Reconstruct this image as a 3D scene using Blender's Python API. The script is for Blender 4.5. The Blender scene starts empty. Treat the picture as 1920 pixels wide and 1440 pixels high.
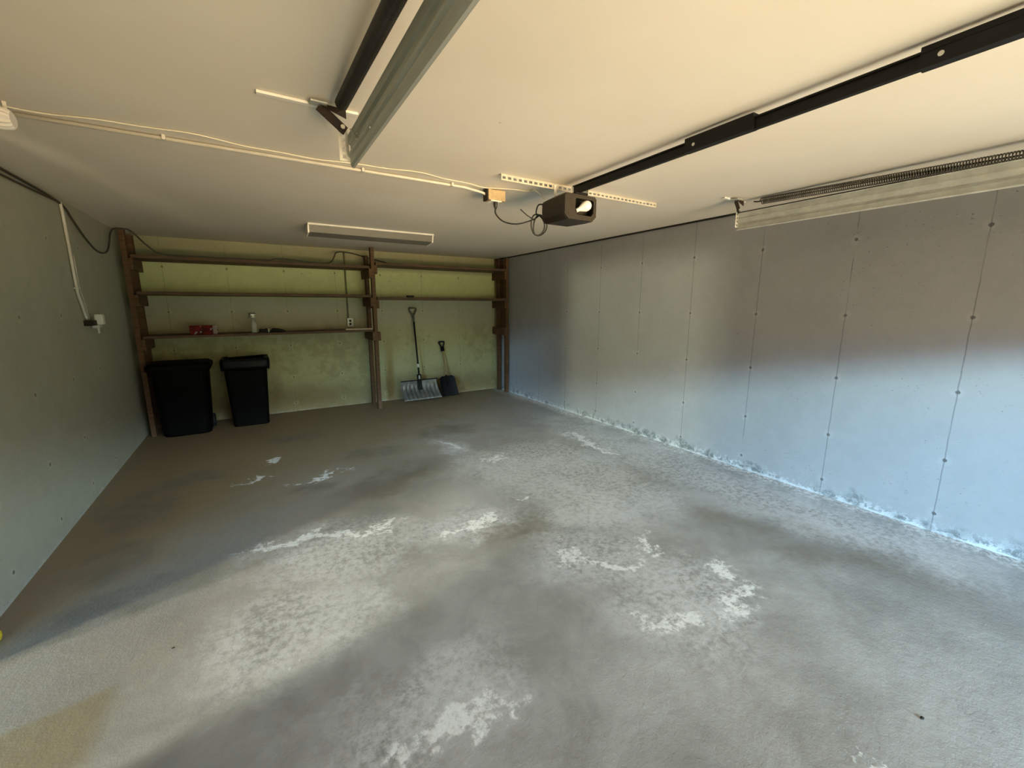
import bpy, bmesh, math, random
from mathutils import Vector, Matrix
random.seed(7)
S = bpy.context.scene
COL = S.collection
PI = math.pi

# ------------------------------------------------------------------ camera
YAW, PITCH, FPX, CAMH = 0.5506490, 0.1831471, 782.51, 1.51518
cam = bpy.data.cameras.new('camera')
cam.sensor_fit = 'HORIZONTAL'
cam.sensor_width = 36.0
cam.lens = 36.0 * FPX / 1920.0
cam.clip_start = 0.02
camo = bpy.data.objects.new('camera', cam)
COL.objects.link(camo)
camo.location = (0, 0, CAMH)
camo.rotation_euler = (PI / 2 - PITCH, 0, -YAW)
S.camera = camo

# ------------------------------------------------------------------ view
S.view_settings.view_transform = 'Standard'
S.view_settings.look = 'None'
S.view_settings.gamma = 1
S.view_settings.use_curve_mapping = False
S.view_settings.exposure = 0.0

S.cycles.max_bounces = 7; S.cycles.diffuse_bounces = 5; S.cycles.glossy_bounces = 3; S.cycles.transmission_bounces = 4

# room dimensions (metres)
XL, XR, YB, YF, H = -1.2085, 3.8293, 6.764, -1.9, 2.35
OPX0, OPX1, OPZ = 0.25, 3.70, 1.80          # main garage opening in the front wall
SDY0, SDY1, SDZ = 1.45, 2.44, 1.93          # side doorway in the left wall

# ------------------------------------------------------------------ node helper
class V:
    """a value in a node tree, with arithmetic"""
    def __init__(s, nt, sock): s.nt, s.s = nt, sock
    def _m(s, op, *a, clamp=False):
        n = s.nt.nodes.new('ShaderNodeMath'); n.operation = op; n.use_clamp = clamp
        for i, v in enumerate((s,) + a):
            if isinstance(v, V): s.nt.links.new(v.s, n.inputs[i])
            else: n.inputs[i].default_value = v
        return V(s.nt, n.outputs[0])
    def __add__(s, o): return s._m('ADD', o)
    def __radd__(s, o): return s._m('ADD', o)
    def __sub__(s, o): return s._m('SUBTRACT', o)
    def __rsub__(s, o): return (s * -1) + o
    def __mul__(s, o): return s._m('MULTIPLY', o)
    def __rmul__(s, o): return s._m('MULTIPLY', o)
    def __truediv__(s, o): return s._m('DIVIDE', o)
    def abs(s): return s._m('ABSOLUTE')
    def sqrt(s): return s._m('SQRT')
    def max(s, o): return s._m('MAXIMUM', o)
    def min(s, o): return s._m('MINIMUM', o)
    def pow(s, o): return s._m('POWER', o)
    def pp(s, per): return s._m('PINGPONG', per)
    def clamp(s): return s._m('ADD', 0.0, clamp=True)
    def ss(s, a, b, lo=0.0, hi=1.0):
        n = s.nt.nodes.new('ShaderNodeMapRange'); n.interpolation_type = 'SMOOTHSTEP'
        s.nt.links.new(s.s, n.inputs[0])
        n.inputs[1].default_value = a; n.inputs[2].default_value = b
        n.inputs[3].default_value = lo; n.inputs[4].default_value = hi
        return V(s.nt, n.outputs[0])

def noise(nt, vec, scale, detail=4, rough=.55, dist=0, sc=(1, 1, 1)):
    n = nt.nodes.new('ShaderNodeTexNoise')
    n.inputs['Scale'].default_value = scale; n.inputs['Detail'].default_value = detail
    n.inputs['Roughness'].default_value = rough; n.inputs['Distortion'].default_value = dist
    m = nt.nodes.new('ShaderNodeMapping'); m.inputs['Scale'].default_value = sc
    nt.links.new(vec, m.inputs[0]); nt.links.new(m.outputs[0], n.inputs['Vector'])
    return V(nt, n.outputs[0])

def mixc(nt, f, a, b):
    n = nt.nodes.new('ShaderNodeMix'); n.data_type = 'RGBA'
    for sock, v in ((n.inputs[0], f), (n.inputs[6], a), (n.inputs[7], b)):
        if isinstance(v, V): nt.links.new(v.s, sock)
        elif isinstance(v, bpy.types.NodeSocket): nt.links.new(v, sock)
        elif isinstance(v, (tuple, list)): sock.default_value = (*v, 1)
        else: sock.default_value = v
    return n.outputs[2]

def new_mat(name):
    m = bpy.data.materials.new(name); m.use_nodes = True
    nt = m.node_tree
    b = nt.nodes['Principled BSDF']
    tc = nt.nodes.new('ShaderNodeTexCoord')
    sp = nt.nodes.new('ShaderNodeSeparateXYZ'); nt.links.new(tc.outputs['Object'], sp.inputs[0])
    return m, nt, b, tc.outputs['Object'], [V(nt, sp.outputs[i]) for i in range(3)]

def bump(nt, b, h, strength=.3, dist=.01):
    n = nt.nodes.new('ShaderNodeBump'); n.inputs['Strength'].default_value = strength
    n.inputs['Distance'].default_value = dist
    nt.links.new(h.s, n.inputs['Height']); nt.links.new(n.outputs[0], b.inputs['Normal'])

def simple(name, col, rough=.6, metal=0, var=.15, scale=12, sc=(1, 1, 1), bmp=0, spec=.5, emit=None):
    m, nt, b, vec, xyz = new_mat(name)
    n = noise(nt, vec, scale, 4, .6, 0, sc)
    d = tuple(c * (1 - var) for c in col); l = tuple(min(1, c * (1 + var)) for c in col)
    c = mixc(nt, n.ss(.3, .7), d, l)
    nt.links.new(c, b.inputs['Base Color'])
    b.inputs['Roughness'].default_value = rough; b.inputs['Metallic'].default_value = metal
    b.inputs['Specular IOR Level'].default_value = spec
    if bmp: bump(nt, b, n, bmp, .005)
    if emit:
        b.inputs['Emission Color'].default_value = (*emit[0], 1); b.inputs['Emission Strength'].default_value = emit[1]
    return m

# ------------------------------------------------------------------ world: sky above a tree line, sunlit driveway below
W = bpy.data.worlds.new('World'); S.world = W; W.use_nodes = True
wn = W.node_tree
for n in list(wn.nodes): wn.nodes.remove(n)
wo = wn.nodes.new('ShaderNodeOutputWorld'); wb = wn.nodes.new('ShaderNodeBackground')
wt = wn.nodes.new('ShaderNodeTexCoord'); ws = wn.nodes.new('ShaderNodeSeparateXYZ')
wn.links.new(wt.outputs['Generated'], ws.inputs[0])
wx, wy, wz = [V(wn, ws.outputs[i]) for i in range(3)]
# seen through the garage opening: sunlit apron at the foot, shaded yard, a tree line, and a bright strip of
# sky between the tree line and the overhanging canopy; the side doorway looks out on a dim hedge
hr = (wx * wx + wy * wy).sqrt()
azx = wx / (hr + .0001)
slope = wz / (wy.abs() + .001)
ahead = azx.ss(-.92, -.72) * wy.ss(-.02, .05, 1, 0)            # directions out of the garage opening
centre = azx.ss(-.35, -.20) * azx.ss(.30, .48, 1, 0) * ahead
right_side = azx.ss(.30, .48) * ahead
treetop = (noise(wn, wt.outputs['Generated'], 6, 3) - .5) * .03
sk = slope + treetop
APRON_FAR = (36., 26., 15.); APRON_NEAR = (16.5, 15.8, 11.5); YARD = (4.4, 4.9, 2.4); HEDGE = (.45, .45, .2)
col = mixc(wn, 0.0, (.02, .02, .01), (0, 0, 0))
col = mixc(wn, wz.ss(-.48, -.40, 1, 0) * azx.ss(-.72, -.9), col, HEDGE)
col = mixc(wn, wz.ss(-.03, .01, 1, 0) * centre, col, YARD)
col = mixc(wn, wz.ss(-.24, -.17, 1, 0) * centre, col, APRON_FAR)
col = mixc(wn, wz.ss(-.24, -.17, 1, 0) * right_side, col, (10., 6.2, 2.2))
col = mixc(wn, wz.ss(-.48, -.42, 1, 0) * centre, col, APRON_NEAR)
col = mixc(wn, sk.ss(.115, .16) * sk.ss(.38, .46, 1, 0) * ahead * (azx.ss(-.55, -.38, 1, 0) + right_side * .35), col, (3., 13., 36.))
col = mixc(wn, sk.ss(.165, .205) * sk.ss(.245, .29, 1, 0) * ahead * azx.ss(.30, .48, 1, .18), col, V(wn, mixc(wn, azx.ss(-.52, -.32), (60., 114., 144.), (76., 107., 118.))))
c2 = col
wn.links.new(c2, wb.inputs[0]); wb.inputs[1].default_value = 1.0
wn.links.new(wb.outputs[0], wo.inputs[0])
W.cycles.sampling_method = 'MANUAL'; W.cycles.sample_map_resolution = 512

def area(name, loc, rot, sx, sy, power=0, color=(1, 1, 1), portal=False, spread=PI):
    l = bpy.data.lights.new(name, 'AREA'); l.shape = 'RECTANGLE'; l.size = sx; l.size_y = sy
    l.energy = power; l.color = color; l.spread = spread
    o = bpy.data.objects.new(name, l); COL.objects.link(o); o.location = loc; o.rotation_euler = rot
    if portal: l.cycles.is_portal = True
    return o
# daylight portals sit in the two real openings (area lamps shine along their local -Z)
area('front_opening_portal', ((OPX0 + OPX1) / 2, YF - .1, OPZ / 2), (PI / 2, 0, 0), OPX1 - OPX0, OPZ, portal=True)
area('side_door_portal', (XL - .12, (SDY0 + SDY1) / 2, SDZ / 2), (PI / 2, 0, -PI / 2), SDY1 - SDY0, SDZ, portal=True)
# added area lamp outside the side doorway, standing in for a sunlit surface
area('added_side_yard_lamp', (-4.9, .77, 1.85), (PI / 2, 0, -PI / 2), .30, .22, 200, (.97, 1, .66))
sun = bpy.data.lights.new('sun', 'SUN'); sun.energy = 1.2; sun.angle = math.radians(3.5); sun.color = (1, .98, .88)
suno = bpy.data.objects.new('sun', sun); COL.objects.link(suno)
_d = Vector((1, .235, -math.tan(math.radians(34)) * 1.03))
suno.rotation_euler = _d.to_track_quat('-Z', 'Y').to_euler(); suno.location = (-6, 0, 5)

# ------------------------------------------------------------------ mesh helpers
class MB:
    def __init__(s): s.bm = bmesh.new()
    def box(s, x0, x1, y0, y1, z0, z1, bev=0):
        r = bmesh.ops.create_cube(s.bm, size=1)['verts']
        for v in r:
            v.co = Vector((x0 + (v.co.x + .5) * (x1 - x0), y0 + (v.co.y + .5) * (y1 - y0), z0 + (v.co.z + .5) * (z1 - z0)))
        if bev:
            es = list({e for v in r for e in v.link_edges})
            bmesh.ops.bevel(s.bm, geom=es, offset=bev, segments=2, affect='EDGES', profile=.5)
        return s
    def bar(s, a, b, w, h, up=(0, 0, 1), bev=0):
        """a box from a to b, w wide and h thick"""
        a, b = Vector(a), Vector(b); d = (b - a); L = d.length; d.normalize()
        up = Vector(up); x = d.cross(up).normalized(); u = x.cross(d)
        r = bmesh.ops.create_cube(s.bm, size=1)['verts']
        for v in r:
            v.co = a + d * (v.co.z + .5) * L + x * v.co.x * w + u * v.co.y * h
        if bev:
            es = list({e for v in r for e in v.link_edges})
            bmesh.ops.bevel(s.bm, geom=es, offset=bev, segments=1, affect='EDGES')
        return s
    def tube(s, pts, r, n=8, cap=True):
        pts = [Vector(p) for p in pts]; rings = []
        rr = r if isinstance(r, (list, tuple)) else [r] * len(pts)
        prev = None
        for i, p in enumerate(pts):
            t = (pts[min(i + 1, len(pts) - 1)] - pts[max(i - 1, 0)]).normalized()
            if prev is None:
                ref = Vector((0, 0, 1)) if abs(t.z) < .9 else Vector((1, 0, 0)); x = t.cross(ref).normalized()
            else:
                x = (prev - t * prev.dot(t)).normalized()
            prev = x; y = t.cross(x)
            rings.append([s.bm.verts.new(p + (x * math.cos(2 * PI * k / n) + y * math.sin(2 * PI * k / n)) * rr[i]) for k in range(n)])
        for a, b in zip(rings, rings[1:]):
            for k in range(n): s.bm.faces.new((a[k], a[(k + 1) % n], b[(k + 1) % n], b[k]))
        if cap: s.bm.faces.new(rings[0][::-1]); s.bm.faces.new(rings[-1])
        return s
    def extrude(s, prof, a, b, up=(0, 0, 1)):
        """sweep a closed 2-D outline (u sideways, v up) from a to b"""
        a, b = Vector(a), Vector(b); d = (b - a).normalized(); x = d.cross(Vector(up)).normalized(); u = x.cross(d)
        A = [s.bm.verts.new(a + x * p[0] + u * p[1]) for p in prof]; B = [s.bm.verts.new(b + x * p[0] + u * p[1]) for p in prof]
        n = len(prof)
        for k in range(n): s.bm.faces.new((A[k], A[(k + 1) % n], B[(k + 1) % n], B[k]))
        s.bm.faces.new(A[::-1]); s.bm.faces.new(B)
        return s
    def loft(s, rings, cap0=True, cap1=True):
        R = [[s.bm.verts.new(Vector(p)) for p in r] for r in rings]; n = len(R[0])
        for a, b in zip(R, R[1:]):
            for k in range(n): s.bm.faces.new((a[k], a[(k + 1) % n], b[(k + 1) % n], b[k]))
        if cap0: s.bm.faces.new(R[0][::-1])
        if cap1: s.bm.faces.new(R[-1])
        return s
    def lathe(s, prof, c=(0, 0, 0), n=20, axis='Z'):
        rings = []
        for r, h in prof:
            ring = []
            for k in range(n):
                a = 2 * PI * k / n
                p = Vector((r * math.cos(a), r * math.sin(a), h))
                if axis == 'Y': p = Vector((p.x, p.z, -p.y))
                if axis == 'X': p = Vector((p.z, p.y, -p.x))
                ring.append(Vector(c) + p)
            rings.append(ring)
        return s.loft(rings)
    def build(s, name, mat, parent=None, smooth=False, M=None):
        bmesh.ops.recalc_face_normals(s.bm, faces=s.bm.faces)
        if M is not None: bmesh.ops.transform(s.bm, matrix=M, verts=s.bm.verts)
        me = bpy.data.meshes.new(name); s.bm.to_mesh(me); s.bm.free()
        if smooth:
            for p in me.polygons: p.use_smooth = True
        me.materials.append(mat)
        o = bpy.data.objects.new(name, me); COL.objects.link(o)
        if parent is not None:
            o.parent = parent
            o.matrix_parent_inverse = world_of(parent).inverted()
        return o

def world_of(o):
    m = Matrix.LocRotScale(o.location, o.rotation_euler, o.scale)
    if o.parent: m = world_of(o.parent) @ o.matrix_parent_inverse @ m
    return m

def thing(name, label, cat, loc=(0, 0, 0), group=None, rz=0):
    o = bpy.data.objects.new(name, None); COL.objects.link(o); o.location = loc; o.rotation_euler.z = rz
    o.empty_display_size = .05
    return tag(o, label, cat, group)
def tag(o, label, cat, group=None):
    o['label'] = label; o['category'] = cat
    if group: o['group'] = group
    return o
def struct(o, label=None):
    o['kind'] = 'structure'
    if label: o['label'] = label
    return o
def spline(pts, n=8):
    pts = [Vector(p) for p in pts]; out = []
    P = [pts[0] * 2 - pts[1]] + pts + [pts[-1] * 2 - pts[-2]]
    for i in range(1, len(P) - 2):
        for k in range(n):
            t = k / n
            out.append(.5 * ((2 * P[i]) + (P[i + 1] - P[i - 1]) * t + (2 * P[i - 1] - 5 * P[i] + 4 * P[i + 1] - P[i + 2]) * t * t + (3 * P[i] - P[i - 1] - 3 * P[i + 1] + P[i + 2]) * t ** 3))
    out.append(pts[-1]); return out

# ------------------------------------------------------------------ surface materials
TIES = (.13, .51, .97, 1.45, 2.0)
def wall_material(name, axis, off, per, col, flake=1.0, seamk=1.0, dirty=0.0, shift=(0, 0), yellow=None):
    """painted poured concrete: form seams, tie holes, pinholes, flaking salt at the foot"""
    m, nt, b, vec, xyz = new_mat(name)
    s_, z = xyz[axis], xyz[2]
    wob = (noise(nt, vec, 14, 3) - .5) * .010
    dseam = ((s_ - off) + wob)._m('ADD', per * 20).pp(per / 2)          # distance to the nearest seam
    dtie = None
    for t in TIES:
        d = (((s_ - off)._m('ADD', per * 20).pp(per / 2)).pow(2) + (z - t).pow(2)).sqrt()
        dtie = d if dtie is None else dtie.min(d)
    brk = noise(nt, vec, 1.7, 3).ss(.38, .52)
    seam = dseam.ss(.0016, .0046, 1, 0) * brk * seamk
    n_small = noise(nt, vec, 60, 2)
    tie = (dtie + (n_small - .5) * .010).ss(.008, .014, 1, 0)
    halo = (dtie + (noise(nt, vec, 30, 4) - .5) * .05).ss(.02, .045, 1, 0)
    broad = noise(nt, vec, .9, 3, .6)
    fine = noise(nt, vec, 9, 4, .65)
    pin = noise(nt, vec, 55, 2, .5, 0, (1, 1, 1.8)).ss(.69, .72) * noise(nt, vec, 2.2, 2).ss(.46, .62)
    dark = tuple(c * .92 for c in col); light = tuple(min(1, c * 1.06) for c in col)
    c = mixc(nt, (broad * .6 + fine * .4).ss(.32, .68), dark, light)
    if yellow:
        stain = noise(nt, vec, 1.3, 4, .6)
        c = mixc(nt, stain.ss(.42, .62) * .8, c, yellow)
        mid_ = (z + (stain - .5) * .5).ss(.98, 1.34) * z.ss(1.60, 1.66, 1, 0)
        c = mixc(nt, mid_ * .8, c, (.44, .39, .30))
        top_ = z.ss(1.62, 1.72) * z.ss(2.02, 2.10, 1, 0)
        c = mixc(nt, top_ * .75, c, (.74, .74, .36))
        c = mixc(nt, z.ss(2.04, 2.12) * .8, c, (.36, .33, .22))
        low = (z + (stain - .5) * .9).ss(.05, .45, 1, 0)
        c = mixc(nt, low * .8, c, (.26, .17, .06))
        c = mixc(nt, (stain * .5 + fine * .5).ss(.44, .60) * z.ss(.9, 1.5, .7, .15), c, (.30, .26, .11))
    if dirty:
        sp = noise(nt, vec, 26, 4, .7).ss(.60, .70) * noise(nt, vec, 3.0, 3).ss(.48, .62)
        c = mixc(nt, sp * dirty, c, tuple(q * .35 for q in col))
    c = mixc(nt, halo * .35, c, tuple(min(1, q * 1.3) for q in col))
    c = mixc(nt, seam * .75, c, tuple(q * .25 for q in col))
    c = mixc(nt, tie * .8, c, tuple(q * .22 for q in col))
    c = mixc(nt, pin * .7, c, tuple(q * .35 for q in col))
    # flaking band where the wall meets the slab
    n1 = noise(nt, vec, 7, 4, .7); n2 = noise(nt, vec, 28, 4, .7)
    edge = z + (n1 - .5) * .52 + (noise(nt, vec, 1.1, 2) - .5) * .12
    band = edge.ss(.015, .11, 1, 0) * flake
    c = mixc(nt, band * n2.ss(.40, .56), c, (.19, .20, .19))
    c = mixc(nt, band * n2.ss(.55, .47) * n1.ss(.40, .60), c, (.86, .87, .86))
    c = mixc(nt, (z + (n2 - .5) * .07).ss(.010, .030, 1, 0) * n1.ss(.40, .52) * flake, c, (.70, .70, .69))
    nt.links.new(c, b.inputs['Base Color'])
    b.inputs['Roughness'].default_value = .55
    h = fine * .5 - tie * 1.5 + n2 * .15
    bump(nt, b, h, .35, .012)
    return m

M = {}
M['wall_right'] = wall_material('painted_concrete_right', 1, 1.41, .667, (.412, .405, .400), 1.0, .75, .0)
M['wall_left'] = wall_material('painted_concrete_left', 1, 1.75, .667, (.42, .42, .32), .15, .0)
M['wall_back'] = wall_material('painted_concrete_back', 0, 1.09, .66, (.44, .42, .20), .12, .55, .9, yellow=(.46, .43, .19))
M['wall_front'] = simple('front_wall_paint', (.50, .50, .46), .7)
M['wood'] = simple('stained_lumber', (.115, .052, .018), .7, 0, .35, 9, (.6, .6, 6), .3)
M['plank'] = simple('stained_plank', (.10, .052, .026), .7, 0, .35, 9, (.5, 6, 6), .3)
M['pale_wood'] = simple('pale_plank', (.50, .40, .28), .7, 0, .15, 9, (.5, 6, 6), .2)
M['galv'] = simple('galvanised_steel', (.47, .49, .44), .50, .35, .09, 5, (6, .4, 6))
M['galv_light'] = simple('pale_galvanised_steel', (.66, .66, .60), .5, .2, .10, 14)
M['black_metal'] = simple('black_painted_steel', (.006, .0055, .005), .5, 0, .2, spec=.25)
M['brown_metal'] = simple('dark_brown_steel', (.022, .014, .010), .5, .1, .3, spec=.3)
M['spring'] = simple('oiled_spring_steel', (.030, .026, .023), .38, .5, .3)
M['grey_spring'] = simple('worn_spring_steel', (.13, .115, .09), .4, .5, .3)
M['white_metal'] = simple('white_enamel', (.80, .78, .72), .4, 0, .04)
M['grey_lens'] = simple('grey_acrylic_lens', (.17, .163, .14), .45, 0, .05, 3, spec=.3)
M['opener'] = simple('dark_brown_plastic', (.026, .019, .014), .45, 0, .15, spec=.3)
M['opener_face'] = simple('grey_brown_plastic', (.040, .033, .025), .5, 0, .1, spec=.3)
M['cavity'] = simple('dark_cavity', (.012, .010, .009), .7)
M['bulb'] = simple('frosted_bulb_glass', (.92, .90, .86), .25, 0, .02)
M['cord'] = simple('black_rubber_cord', (.020, .019, .017), .5)
M['cable'] = simple('dark_cable', (.050, .045, .030), .6)
M['pvc'] = simple('white_conduit', (.66, .63, .55), .45, 0, .06)
M['angle'] = simple('dusty_white_steel', (.52, .49, .41), .5, 0, .12, 20)
M['wire'] = simple('cream_wire', (.72, .68, .56), .5, 0, .05)
M['tan'] = simple('tan_plywood', (.48, .36, .20), .6, 0, .15, 30)
M['white_plastic'] = simple('white_plastic', (.85, .83, .78), .4, 0, .03)
M['bin'] = simple('black_bin_plastic', (.0025, .0023, .002), .6, 0, .1, spec=.08)
M['bag'] = simple('black_bag_film', (.003, .003, .003), .35, 0, .1, 18, bmp=.5, spec=.14)
M['yellow'] = simple('yellow_plastic', (.80, .62, .03), .4, 0, .05)
M['cream'] = simple('cream_paint', (.78, .76, .60), .5, 0, .04)
M['alu'] = simple('worn_aluminium', (.25, .24, .21), .42, .6, .25, 14)
M['grip'] = simple('grey_poly_grip', (.10, .09, .07), .5)
M['shovel_black'] = simple('black_poly', (.006, .006, .006), .55, 0, .2, spec=.2)
M['ash'] = simple('ash_handle', (.30, .20, .075), .55, 0, .2, 10, (6, 6, .4))
M['label'] = simple('silver_label', (.75, .72, .62), .35, 0, .05)
M['trigger'] = simple('spray_trigger', (.03, .03, .03), .4)

def ceiling_material():
    m, nt, b, vec, (x, y, z) = new_mat('painted_plasterboard')
    n = noise(nt, vec, 1.2, 4); f = noise(nt, vec, 40, 4)
    c = mixc(nt, n.ss(.3, .7), (.70, .655, .56), (.74, .70, .61))
    spk = noise(nt, vec, 9, 2, .5).ss(.80, .82)
    c = mixc(nt, spk * .5, c, (.45, .40, .30))
    nt.links.new(c, b.inputs['Base Color']); b.inputs['Roughness'].default_value = .6
    bump(nt, b, f * .5 + n, .12, .006)
    return m
M['ceiling'] = ceiling_material()

def floor_material():
    m, nt, b, vec, (x, y, z) = new_mat('stained_concrete_slab')
    # warped coordinates so that spots get ragged outlines
    w1 = noise(nt, vec, 3.2, 3, .6); w2 = noise(nt, vec, 3.2, 3, .6, 0, (1, -1, 1.7))
    w3 = noise(nt, vec, 13, 4, .75); w4 = noise(nt, vec, 13, 4, .75, 0, (1, -1.1, 1.7))
    wx_ = x + (w1 - .5) * .55 + (w3 - .5) * .16; wy_ = y + (w2 - .5) * .55 + (w4 - .5) * .16
    def spot(cx, cy, rx, ry, rot=0, soft=.55):
        ca, sa = math.cos(rot), math.sin(rot)
        u = ((wx_ - cx) * ca + (wy_ - cy) * sa) / rx
        v = ((wy_ - cy) * ca - (wx_ - cx) * sa) / ry
        return (u * u + v * v).sqrt().ss(1 - soft, 1 + soft, 1, 0)
    def union(lst):
        r = None
        for a in lst: r = a if r is None else r.max(a)
        return r
    broad = noise(nt, vec, .75, 3, .6); mid = noise(nt, vec, 2.6, 5, .65, .4); fine = noise(nt, vec, 22, 4, .7); grit = noise(nt, vec, 150, 1, .6)
    c = mixc(nt, (broad * .5 + mid * .5).ss(.36, .64), (.252, .243, .232), (.405, .398, .388))
    # tan tone toward the back left
    back = (y * .55 - x * .42 + (mid - .5) * 1.2)
    c = mixc(nt, back.ss(.9, 2.5) * .92, c, (.215, .150, .075))
    darks = union([spot(-.62, 4.5, .32, .16), spot(.95, 4.35, .30, .16), spot(.32, 3.74, .22, .10, .3), spot(2.45, 3.7, .35, .55, .9), spot(2.95, 2.4, .30, .9, 1.1),
                   spot(.33, 5.35, .30, .16), spot(-.85, 3.95, .20, .40), spot(-.86, 3.2, .16, .22), spot(-.75, 2.72, .32, .14, .3), spot(1.9, 4.7, .35, .22), spot(.95, 3.55, .55, .22, .4), spot(1.45, 2.25, .30, .18),
                   spot(3.25, 1.75, .16, .9, .35), spot(2.95, 1.1, .20, .8, .35)])
    c = mixc(nt, darks * (mid.ss(.25, .58)) * .75, c, (.150, .128, .098))
    # pale salt bloom
    bloom = union([spot(.35, 2.62, .50, .34, -.2), spot(1.15, 2.50, .42, .22), spot(1.70, 1.70, .40, .28, -.6), spot(1.80, 1.20, .42, .34, .3), spot(.40, 1.30, .45, .22, .4),
                   spot(1.95, 3.30, .42, .50, .3), spot(1.75, 4.1, .14, .34, .2), spot(3.35, 2.6, .34, 1.9), spot(3.45, 1.2, .26, .8), spot(2.3, 2.2, .60, .40), spot(2.35, 2.95, .7, .9), spot(2.7, 3.1, .2, .6, -.2), spot(.05, 2.05, .4, .3)])
    f2 = noise(nt, vec, 40, 4, .75)
    fc_ = fine.ss(.32, .68) * .55 + f2.ss(.32, .68) * .45
    c = mixc(nt, bloom * (fc_ * .5 + mid * .5).ss(.22, .66) * .80, c, (.58, .58, .59))
    speck = noise(nt, vec, 42, 2, .6).ss(.66, .71) * bloom * mid.ss(.45, .6)
    c = mixc(nt, speck * .7, c, (.74, .74, .73))
    crust = union([spot(.22, 2.86, .36, .050, -.12, .8), spot(.62, 2.80, .18, .045, -.1, .8), spot(1.28, 2.47, .14, .09, .3, .7), spot(1.08, 2.42, .12, .035, .1, .8), spot(1.71, 2.63, .045, .035),
                   spot(1.58, 1.82, .06, .11, -.4, .8), spot(1.72, 1.65, .16, .05, -.7, .8), spot(2.03, 1.62, .06, .15, -.2, .8), spot(2.03, 1.04, .13, .10, .3, .8), spot(1.60, 1.13, .10, .08, 0, .8),
                   spot(1.75, 4.15, .045, .22, .12, .8), spot(.50, 1.18, .15, .06, .3, .8), spot(.24, 1.20, .07, .05, 0, .8), spot(1.64, .36, .06, .05, .4, .6), spot(.03, 4.62, .05, .16, -.5, .8),
                   spot(.37, 3.93, .26, .028, .4, .8), spot(-.10, 4.2, .12, .03, .5, .8), spot(1.95, 3.55, .12, .10, 0, .9), spot(3.1, 3.4, .05, .5, -.1, .8), spot(2.2, 1.25, .1, .08, 0, .8)])
    fc = fine.ss(.32, .68) * .55 + f2.ss(.32, .68) * .45
    crust = (crust * .95 + fc * 1.0 + (mid - .5) * 1.3 - .82).ss(-.05, .80) * crust.ss(.0, .25)
    c = mixc(nt, (crust * 1.2).clamp() * f2.ss(.30, .55, .62, 1.0), c, (.78, .78, .78))
    # browner, darker patch inside the side doorway
    brown_patch = (x + (w3 - .5) * .05).ss(-.66, -.58, 1, 0) * (y - x * .18 + (w4 - .5) * .05).ss(2.16, 2.21, 1, 0) * (y + (w1 - .5) * .3).ss(1.58, 1.80)
    c = mixc(nt, brown_patch * .62, c, (.235, .185, .095))
    foot = (x + (mid - .5) * .45).ss(XR - .20, XR - .02)
    c = mixc(nt, foot * fc.ss(.30, .75) * .85, c, (.72, .72, .71))
    pits = grit.ss(.66, .72) * noise(nt, vec, 1.5, 3).ss(.42, .6)
    c = mixc(nt, pits * .5, c, (.13, .12, .11))
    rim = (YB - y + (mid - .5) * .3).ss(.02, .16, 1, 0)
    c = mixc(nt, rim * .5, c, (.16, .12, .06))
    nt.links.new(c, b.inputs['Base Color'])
    rg = (mid * .35 + .42); nt.links.new(rg.s, b.inputs['Roughness'])
    bump(nt, b, fine * .7 + grit * .12, .45, .012)
    return m
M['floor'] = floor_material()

# ------------------------------------------------------------------ room shell
T = .20
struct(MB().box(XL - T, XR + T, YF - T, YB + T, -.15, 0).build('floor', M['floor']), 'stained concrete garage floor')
struct(MB().box(XL - T, XR + T, YF - T, YB + T, H, H + .15).build('ceiling', M['ceiling']), 'cream painted garage ceiling')
struct(MB().box(XR, XR + T, YF - T, YB + T, 0, H).build('wall_right', M['wall_right']), 'light grey poured concrete wall')
struct(MB().box(XL, XR, YB, YB + T, 0, H).build('wall_back', M['wall_back']), 'dingy yellow green concrete wall')
wl = MB(); wl.box(XL - T, XL, SDY1, YB + T, 0, H); wl.box(XL - T, XL, YF - T, SDY0, 0, H); wl.box(XL - T, XL, SDY0, SDY1, SDZ, H)
struct(wl.build('wall_left', M['wall_left']), 'grey green concrete wall')
wf = MB(); wf.box(XL, OPX0, YF - T, YF, 0, H); wf.box(OPX1, XR, YF - T, YF, 0, H); wf.box(OPX0, OPX1, YF - T, YF, OPZ, H)
struct(wf.build('wall_front', M['wall_front']), 'front wall around the garage opening')
# dark joint where ceiling meets the right wall
struct(MB().box(XR - .016, XR, YF, YB, H - .016, H).build('trim_1', M['cavity']), 'thin dark joint between ceiling and wall')

# ------------------------------------------------------------------ storage shelf frames on the back wall
def post_frame(x, w, ys, z_tops, lean, label, cleats, gussets=()):
    t = thing('shelf_post', label, 'shelf post', (x, (ys[0] + ys[1]) / 2, 0), 'timber posts of the wall shelves')
    for y, zt, dx in zip(ys, z_tops, lean):
        MB().bar((x, y, 0), (x + dx, y, zt), w, .085, up=(0, 1, 0), bev=.004).build('post', M['wood'], t)
    for z, side in cleats:
        MB().box(x + side - .019, x + side + .019, ys[0] - .07, YB - .004, z - .135, z, .003).build('cleat', M['wood'], t)
    return t

def cleats_for(t, x, zs, side, y0=6.235):
    for z in zs:
        MB().box(x + side - .019, x + side + .019, y0, YB - .003, z - .125, z, .003).build('cleat', M['wood'], t)

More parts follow.
